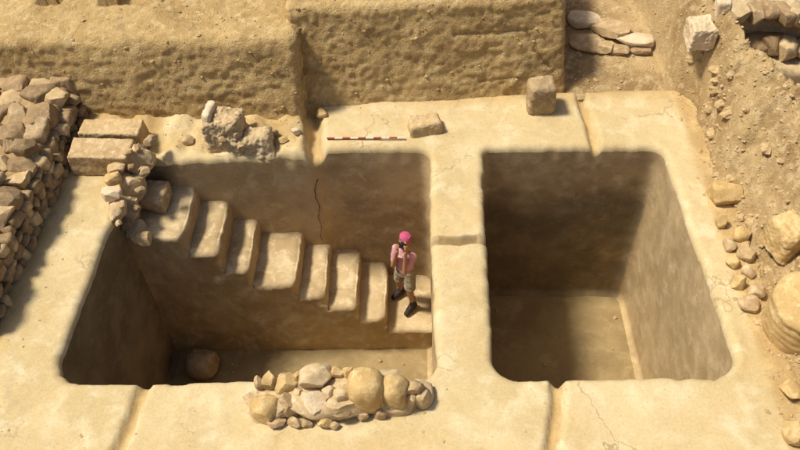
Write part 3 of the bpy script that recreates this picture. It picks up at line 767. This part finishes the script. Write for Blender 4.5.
def lump(r2):
    y = r2.uniform(3.4, 10.5); return (3.46+(1.25*r2.random() if r2.random() < .6 else .22*r2.random())+.08*math.sin(y*5), y)
p4, s4 = scatter(lump, 260, .02, .085, 7)
gravel('bank_rubble', p4, s4, M_peb, sub=2)
def deb(n, x0, x1, y0, y1, seed):
    r2 = np.random.default_rng(seed); q = np.column_stack([r2.uniform(x0, x1, n), y0+(y1-y0)*r2.random(n)])
    sz_ = .006+.03*r2.random(n)**4; return np.column_stack([q, FLOOR+.004+sz_*.3]), sz_
for args in ((70, -3.6, 0, 4.3, 6.4, 11), (60, .8, 2.95, 4.3, 7.35, 12)):
    pp, ss = deb(*args); gravel('floor_debris', pp, ss, M_peb)
gravel('rim_gravel', p3, s3, M_peb)

# ------------------------------------------------------------------ the person taking a picture on the lowest step
def hull(a, ra, b, rb):
    v0, _ = ICO[2]; bm = bmesh.new()
    for c, r in ((a, ra), (b, rb)):
        r = np.asarray(r, float)
        for p in v0*r+np.asarray(c): bm.verts.new(p)
    bmesh.ops.convex_hull(bm, input=bm.verts)
    bm.verts.ensure_lookup_table(); bm.verts.index_update()
    used = [v for v in bm.verts if v.link_faces]; mp = {v.index: i for i, v in enumerate(used)}
    v = np.array([tuple(x.co) for x in used]); f = [[mp[x.index] for x in g.verts] for g in bm.faces]; bm.free(); return v, f
def fuse(name, caps, mt, parent, vox, smooth=4, noise=0.0, cut=None):
    V = []; F = []; s = 0
    for c in caps:
        v, f = hull(*c); V.append(v); F += [[i+s for i in g] for g in f]; s += len(v)
    o = mesh(name, np.concatenate(V), F, mt)
    m1 = o.modifiers.new('r', 'REMESH'); m1.mode = 'VOXEL'; m1.voxel_size = vox
    if smooth: m2 = o.modifiers.new('s', 'SMOOTH'); m2.iterations = smooth; m2.factor = .5
    dg = bpy.context.evaluated_depsgraph_get(); dg.update()
    me = bpy.data.meshes.new_from_object(o.evaluated_get(dg)); o.modifiers.clear(); old = o.data; o.data = me; bpy.data.meshes.remove(old)
    n_ = len(me.vertices); co = np.empty(n_*3); me.vertices.foreach_get('co', co); co = co.reshape(-1, 3)
    if noise:
        no = np.empty(n_*3); me.vertices.foreach_get('normal', no); no = no.reshape(-1, 3)
        co = co+no*(noise*fbm(co*np.array([1, 1, 1.6]), 11, 7, 3))[:, None]; me.vertices.foreach_set('co', co.ravel())
    me.polygons.foreach_set('use_smooth', np.ones(len(me.polygons), bool)); me.materials.clear(); me.materials.append(mt); me.update()
    o.parent = parent
    return o
M_skin = plain('skin', (.42, .22, .12), .6, .12); M_pink = plain('pink_cotton', (.62, .33, .38), .9, .15); M_cap = plain('pink_cap_cloth', (.46, .09, .18), .9, .15)
M_khaki = plain('khaki_cotton', (.33, .275, .19), .9, .15); M_boot = plain('dark_leather', (.035, .025, .02), .6, .2); M_hair = plain('dark_hair', (.02, .014, .01), .7, .2)
M_camb = plain('black_camera', (.02, .02, .02), .4, .1); M_sock = plain('grey_sock', (.25, .22, .18), .9, .2)
def person():
    zt = ZS[7]+.0
    A = P(401.5, 294.5, zt); B = P(413, 309.5, zt)            # ankles' feet on the tread
    c = (A+B)/2; c[2] = zt
    # height of the tread under the feet
    root = empty('person', c); tag(root, 'person in pink cap, pink shirt and khaki shorts photographing from the lowest step', 'person')
    PS = .92; root.scale = (PS,)*3
    a = (A-c)/PS; b = (B-c)/PS
    def frame(yaw, ox=-.005, oy=-.01):
        cy, sy = math.cos(yaw), math.sin(yaw)
        return lambda x, y, z: np.array([x*cy-y*sy+ox, x*sy+y*cy+oy, z])      # faces -Y when yaw is 0
    U = frame(R(-36)); hyaw, tilt = R(-14), R(-24)
    hipR, hipL = U(-.085, 0, .84), U(.085, 0, .84)
    ankR = np.array([a[0], a[1]+.03, .09]); ankL = np.array([b[0], b[1]+.03, .09])
    kneR = (hipR+ankR)/2+np.array([-.04, -.03, .0]); kneL = (hipL+ankL)/2+np.array([-.02, -.05, .0])
    dR = np.array([-.72, -.69, 0]); dL = np.array([-.6, -.8, 0])
    shR, shL = U(-.155, -.01, 1.28), U(.155, -.01, 1.28)
    neck = U(0, 0, 1.37)
    Hm = np.array(Matrix.Rotation(hyaw, 3, 'Z') @ Matrix.Rotation(tilt, 3, 'X'))
    def Q(x, y, z): return neck+Hm@np.array([x, y, z])                        # head frame, origin at the top of the neck
    camc = Q(0, -.165, .132)
    elR, elL = U(-.115, -.14, 1.02), U(.115, -.16, 1.03)
    wrR, wrL = Q(-.062, -.175, .015), Q(.062, -.175, .015)
    caps = [(U(0, 0, .86), (.13, .10, .09), U(0, 0, 1.0), (.11, .085, .08)), (U(0, 0, 1.0), (.11, .085, .08), U(0, 0, 1.2), (.13, .10, .09)),
            (U(-.09, 0, 1.27), (.07, .07, .06), U(.09, 0, 1.27), (.07, .07, .06)), (U(0, .01, 1.3), .055, Q(0, -.01, .03), .05),
            (Q(0, .0, .125), (.078, .088, .085), Q(0, -.03, .04), (.058, .066, .055)),
            (Q(0, -.10, .105), .012, Q(0, -.125, .08), .015), (Q(-.079, .0, .10), (.012, .02, .03), Q(-.082, .005, .09), (.01, .018, .025)), (Q(.079, .0, .10), (.012, .02, .03), Q(.082, .005, .09), (.01, .018, .025)),
            (Q(-.022, -.098, .045), .011, Q(.022, -.098, .045), .011), (Q(-.032, -.09, .118), .013, Q(-.03, -.09, .118), .013), (Q(.032, -.09, .118), .013, Q(.03, -.09, .118), .013),
            (shR, .052, elR, .042), (elR, .042, wrR, .027), (shL, .052, elL, .042), (elL, .042, wrL, .027),
            (hipR, .082, kneR, .056), (kneR, .056, ankR, .036), (hipL, .082, kneL, .056), (kneL, .056, ankL, .036),
            (ankR, .036, ankR+dR*.13+np.array([0, 0, -.05]), .03), (ankL, .036, ankL+dL*.13+np.array([0, 0, -.05]), .03)]
    for s, wr in ((-1, wrR), (1, wrL)):
        palm = Q(s*.078, -.17, .085); caps.append((wr, .026, palm, (.022, .030, .034)))
        for k, L in enumerate((.060, .070, .066, .052)):
            z = .145-.019*k; base = Q(s*.082, -.197, z-.018); midp = Q(s*.066, -.215, z-.012); tip = Q(s*(.066-L*.5), -.212, z-.008)
            caps += [(palm, .014, base, .0095), (base, .0095, midp, .0088), (midp, .0088, tip, .0075)]
        t0 = Q(s*.062, -.145, .07); t1 = Q(s*.037, -.138, .085); caps += [(palm, .015, t0, .011), (t0, .011, t1, .009)]
    fuse('body', caps, M_skin, root, .0065, 3)
    # clothes
    fuse('shirt', [(U(0, 0, .88), (.145, .12, .05), U(0, 0, 1.05), (.13, .108, .06)), (U(0, 0, 1.05), (.13, .108, .06), U(0, 0, 1.2), (.148, .12, .08)),
                   (U(-.09, 0, 1.265), (.075, .085, .065), U(.09, 0, 1.265), (.075, .085, .065)), (U(0, .01, 1.3), .064, U(0, .0, 1.33), .058),
                   (shR, .062, shR*.3+elR*.7, .056), (shL, .062, shL*.3+elL*.7, .056)], M_pink, root, .009, 2, .014)
    fuse('shorts', [(U(0, 0, .80), (.155, .115, .07), U(0, 0, .88), (.148, .108, .05)), (hipR, .1, hipR*.25+kneR*.75, .092), (hipL, .1, hipL*.25+kneL*.75, .092)], M_khaki, root, .009, 2, .012)
    for ank, d in ((ankR, dR), (ankL, dL)):
        toe = ank+d*.17; heel = ank-d*.05
        fuse('boot', [(ank+np.array([0, 0, .10]), .054, ank+np.array([0, 0, -.03]), .057), (ank, .057, ank+d*.11+np.array([0, 0, -.04]), .052), (np.array([heel[0], heel[1], .045]), (.045, .045, .042), np.array([toe[0], toe[1], .04]), (.045, .045, .036))], M_boot, root, .009, 3, .003)
        fuse('sock', [(ank+np.array([0, 0, .10]), .046, ank+np.array([0, .0, .17]), .05)], M_sock, root, .008, 2)
    fuse('cap', [(Q(0, .012, .165), (.094, .104, .072), Q(0, .02, .14), (.096, .104, .055)), (Q(0, .10, .12), (.04, .03, .035), Q(0, .12, .07), (.03, .02, .035))], M_cap, root, .007, 1, .012)
    fuse('hair', [(Q(0, .045, .12), (.084, .06, .05), Q(0, .05, .06), (.07, .045, .04))], M_hair, root, .008, 2)
    fuse('belt', [(U(0, 0, .895), (.15, .123, .012), U(0, 0, .905), (.149, .122, .012))], M_boot, root, .006, 1)
    # camera
    cm = empty('camera_body', c+camc*PS); cm.scale = (PS*.82,)*3; tag(cm, 'small black camera held up to the face of the person', 'camera')
    W = lambda x, y, z: Hm@np.array([x, y, z])
    fuse('housing', [(W(-.052, 0, .0), (.018, .026, .038), W(.052, 0, 0), (.018, .026, .038)), (W(-.016, 0, .040), (.014, .02, .012), W(.016, 0, .040), (.014, .02, .012))], M_camb, cm, .005, 1)
    tube('lens', cm.location+Vector(W(0, -.02, -.004)), cm.location+Vector(W(0, -.085, -.006)), .031, .034, M_camb, cm, 20)
person()
